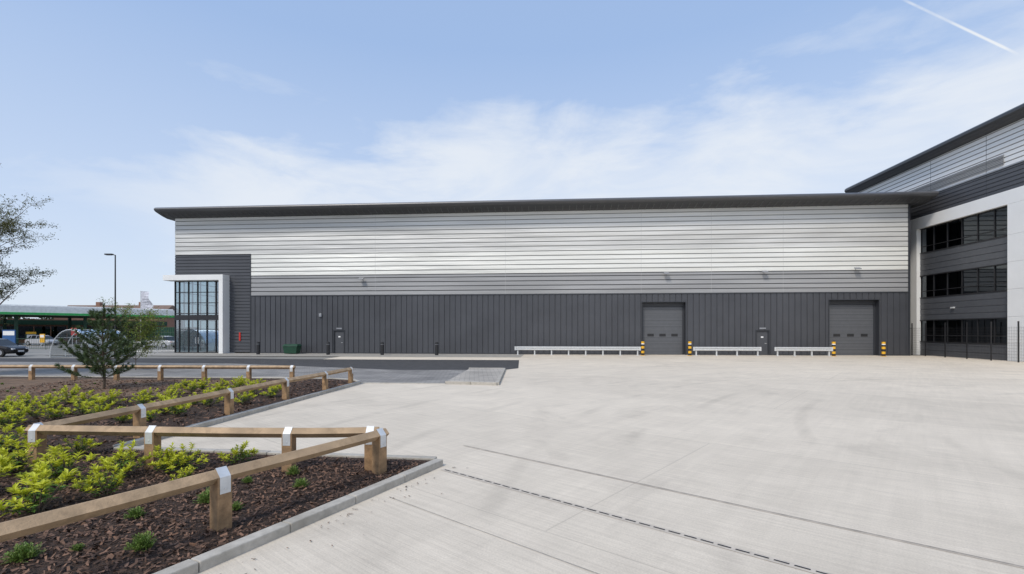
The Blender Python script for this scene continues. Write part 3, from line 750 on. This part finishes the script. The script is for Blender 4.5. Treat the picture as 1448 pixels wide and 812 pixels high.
# signs
def sign(px,D,z0,z1,w,m1,name):
    x,y=PD(px,D); E=empty(name,(x,y,0)); mb=MB(); mb.box(ID,(x-w/2,x+w/2),(y-.05,y+.05),(z0,z1),0); mb.box(ID,(x-w/2+.06,x+w/2-.06),(y-.056,y-.05),(z0+(z1-z0)*.6,z1-.12),1); mb.obj('panel',[m1,WHITE],E)
    mb=MB(); mb.cyl((x-w/3,y+.02,0),(x-w/3,y+.02,z0),.04); mb.cyl((x+w/3,y+.02,0),(x+w/3,y+.02,z0),.04); mb.obj('legs',GALV,E)
sign(13,46,.9,2.2,1.2,M('blue_sign',(.03,.10,.26),.4),'information_sign')
sign(60,62,.6,1.7,.6,YEL,'warning_sign')
sign(105,66,1.5,2.5,.8,REDP,'price_sign')

# ------------------------------------------------------------------ cars
RUB=M('tyre_rubber',(.02,.02,.02),.8); RIM=M('alloy_rim',(.45,.46,.47),.3,.7); HL=M('headlamp',(.7,.72,.75),.15,.2); TL=M('tail_lamp',(.4,.02,.02),.2)
def car(x,y,ang,col,name='parked_car'):
    fr=frame(x,y,ang); E=empty(name,(x,y,0)); paint=M('car_paint',col,.25,.3,var=.02)
    st=[(-2.12,.42,.70,.72),(-2.05,.28,.86,.80),(-1.7,.22,.93,.87),(-1.0,.2,.97,.9),(0,.2,.96,.9),(.8,.2,.95,.9),(1.2,.2,.90,.89),(1.75,.24,.80,.85),(2.02,.3,.68,.76),(2.1,.4,.58,.66)]
    def ring(X,zl,zb,hw): return [fr(X,a,z) for a,z in ((-hw*.9,zl),(-hw,zl+.12),(-hw,zb-.16),(-hw*.93,zb),(hw*.93,zb),(hw,zb-.16),(hw,zl+.12),(hw*.9,zl))]
    mb=MB(); R=[ring(*s) for s in st]
    for i in range(len(R)-1): mb.rings(R[i],R[i+1],caps=(i in(0,len(R)-2)))
    mb.obj('body',paint,E)
    cb=[(-1.85,.9,.75),(-1.35,1.38,.62),(-.6,1.46,.62),(.2,1.44,.61),(.55,1.36,.6),(1.2,.9,.74)]
    mb=MB()
    for (X0,z0,h0),(X1,z1,h1) in zip(cb[:-1],cb[1:]):
        mb.rings([fr(X0,-.78,.88),fr(X0,-h0,z0),fr(X0,h0,z0),fr(X0,.78,.88)],[fr(X1,-.78,.88),fr(X1,-h1,z1),fr(X1,h1,z1),fr(X1,.78,.88)])
    mb.obj('windows',M('car_glass',(.015,.018,.02),.05),E)
    mb=MB()
    for (X0,z0,h0),(X1,z1,h1) in zip(cb[1:4],cb[2:5]):
        mb.rings([fr(X0,-h0-.01,z0-.03),fr(X0,-h0+.04,z0+.02),fr(X0,h0-.04,z0+.02),fr(X0,h0+.01,z0-.03)],[fr(X1,-h1-.01,z1-.03),fr(X1,-h1+.04,z1+.02),fr(X1,h1-.04,z1+.02),fr(X1,h1+.01,z1-.03)])
    for X in (-1.0,-.05):
        for sg in (-1,1): mb.cyl(fr(X,sg*.79,.92),fr(X,sg*.63,1.43),.035,n=5)
    for sg in (-1,1): mb.box(fr,(.85,1.0),(sg*.95-.07,sg*.95+.07),(.92,1.05))
    mb.obj('roof_and_pillars',paint,E)
    mb=MB()
    for X in (-1.32,1.3):
        for sg in (-1,1):
            mb.cyl(fr(X,sg*.72,.32),fr(X,sg*.93,.32),.32,n=20,mi=0); mb.cyl(fr(X,sg*.93,.32),fr(X,sg*.94,.32),.2,n=12,mi=1)
    mb.obj('wheels',[RUB,RIM],E)
    mb=MB()
    for sg in (-1,1):
        mb.box(fr,(1.95,2.09),(sg*.6-.13,sg*.6+.13),(.56,.68),0); mb.box(fr,(-2.13,-2.0),(sg*.65-.1,sg*.65+.1),(.66,.84),1)
    mb.box(fr,(2.07,2.115),(-.26,.26),(.38,.5),0)
    mb.obj('lamps',[HL,TL],E)
x,y=PD(-8,40); car(x,y,.05,(.012,.012,.014))
x,y=PD(226,60); car(x,y,math.pi-.1,(.65,.66,.68))
x,y=PD(245,66); car(x+1.5,y+2,.1,(.5,.51,.53))
x,y=PD(165,66); car(x,y,.4,(.10,.12,.16))
x,y=PD(60,70); car(x,y,-.2,(.5,.5,.52))

# ------------------------------------------------------------------ light
az=Vector((-.55,-.83)).normalized(); el=math.radians(48)
sd=Vector((az.x*math.cos(el),az.y*math.cos(el),math.sin(el)))
sl=bpy.data.lights.new('sun','SUN'); sl.energy=2.6; sl.angle=math.radians(13); sl.color=(1,.93,.83)
so=bpy.data.objects.new('sun',sl); so.rotation_euler=sd.to_track_quat('Z','Y').to_euler(); so.location=(0,0,30); scene.collection.objects.link(so)
wd=bpy.data.worlds.new('World'); scene.world=wd; wd.use_nodes=True; nt=wd.node_tree; N=nt.nodes; L=nt.links
bg=N['Background']; bg.inputs['Strength'].default_value=.15
sk=N.new('ShaderNodeTexSky'); sk.sky_type='NISHITA'; sk.sun_disc=False; sk.sun_elevation=el; sk.sun_rotation=math.atan2(az.x,az.y)
sk.air_density=1.0; sk.dust_density=.6; sk.ozone_density=1.6
L.new(sk.outputs[0],bg.inputs['Color'])
tc=N.new('ShaderNodeTexCoord'); sx=N.new('ShaderNodeSeparateXYZ'); L.new(tc.outputs['Generated'],sx.inputs[0])
def math_(op,a,b=None,clamp=False):
    m=N.new('ShaderNodeMath'); m.operation=op; m.use_clamp=clamp
    for i,v in enumerate((a,b)):
        if v is None: continue
        if isinstance(v,(int,float)): m.inputs[i].default_value=v
        else: L.new(v,m.inputs[i])
    return m.outputs[0]
def mapr(v,a,b,c,d,smooth=True):
    r=N.new('ShaderNodeMapRange'); r.interpolation_type='SMOOTHSTEP' if smooth else 'LINEAR'
    L.new(v,r.inputs[0]); 
    for i,k in enumerate((a,b,c,d)): r.inputs[i+1].default_value=k
    return r.outputs[0]
def wn(scale,st,detail=9,dist=.6,rot=(0,0,0),rough=.58):
    mp=N.new('ShaderNodeMapping'); mp.inputs['Scale'].default_value=st; mp.inputs['Rotation'].default_value=rot; L.new(tc.outputs['Generated'],mp.inputs['Vector'])
    n=N.new('ShaderNodeTexNoise'); n.inputs['Scale'].default_value=scale; n.inputs['Detail'].default_value=detail; n.inputs['Distortion'].default_value=dist; n.inputs['Roughness'].default_value=rough
    L.new(mp.outputs[0],n.inputs['Vector']); return n.outputs['Fac']
n1=wn(2.0,(1,1,3.0),9,.7,(0,.15,0)); n2=wn(6,(1,1,3.5),8,.4)
zt=math_('ADD',sx.outputs['Z'],math_('MULTIPLY',math_('MAXIMUM',math_('MULTIPLY',sx.outputs['X'],-1),0),.16))
zt=math_('ADD',zt,math_('MULTIPLY',math_('SUBTRACT',n1,.5),.32))
zt=math_('ADD',zt,math_('MULTIPLY',math_('SUBTRACT',n2,.5),.14))
mask=mapr(zt,.50,.31,0,.88)
mottle=mapr(wn(3.2,(1,1,2.6),8,.8,(.4,0,.2)),.35,.62,.78,1)
left=mapr(sx.outputs['X'],-.75,-.45,.6,1)
mask=math_('MULTIPLY',math_('MULTIPLY',mask,left),mottle)
haze=mapr(sx.outputs['Z'],.0,.5,.70,.20,False)
wisp=mapr(wn(1.6,(1,1,2.5),10,1.2,(.2,.3,.5)),.45,.75,.05,.45)
A_=Vector((571,684,460)).normalized(); B_=Vector((691,684,403)).normalized(); Nn=A_.cross(B_).normalized(); Mm=(A_+B_).normalized()
dn=N.new('ShaderNodeVectorMath'); dn.operation='DOT_PRODUCT'; L.new(tc.outputs['Generated'],dn.inputs[0]); dn.inputs[1].default_value=Nn
dm=N.new('ShaderNodeVectorMath'); dm.operation='DOT_PRODUCT'; L.new(tc.outputs['Generated'],dm.inputs[0]); dm.inputs[1].default_value=Mm
ct=math_('MULTIPLY',mapr(math_('ABSOLUTE',dn.outputs['Value']),.0003,.0024,.6,0),mapr(dm.outputs['Value'],.9962,.9986,0,1))
ct=math_('MULTIPLY',ct,mapr(n2,.36,.6,.3,1))
mask=math_('MAXIMUM',mask,haze); mask=math_('MAXIMUM',mask,wisp,True); mask=math_('ADD',mask,ct,True)
hz=N.new('ShaderNodeBackground'); hz.inputs['Color'].default_value=(.28,.51,.95,1); hz.inputs['Strength'].default_value=1.0
m0=N.new('ShaderNodeMixShader'); m0.inputs[0].default_value=.6; L.new(bg.outputs[0],m0.inputs[1]); L.new(hz.outputs[0],m0.inputs[2])
cb=N.new('ShaderNodeBackground'); cb.inputs['Color'].default_value=(.84,.88,.93,1); cb.inputs['Strength'].default_value=1.0
ms=N.new('ShaderNodeMixShader'); L.new(mask,ms.inputs[0]); L.new(m0.outputs[0],ms.inputs[1]); L.new(cb.outputs[0],ms.inputs[2])
L.new(ms.outputs[0],N['World Output'].inputs['Surface'])
try:
    scene.view_settings.view_transform='Standard'; scene.view_settings.look='None'; scene.view_settings.exposure=0
except Exception as ex: print(ex)

# ------------------------------------------------------------------ camera
cd=bpy.data.cameras.new('camera'); cd.sensor_width=36; cd.lens=FP/1448*36; cd.shift_y=(HZ-406)/1448; cd.clip_end=6000; cd.clip_start=.05
co=bpy.data.objects.new('camera',cd); co.location=(0,0,H); co.rotation_euler=(math.radians(90),0,0); scene.collection.objects.link(co); scene.camera=co
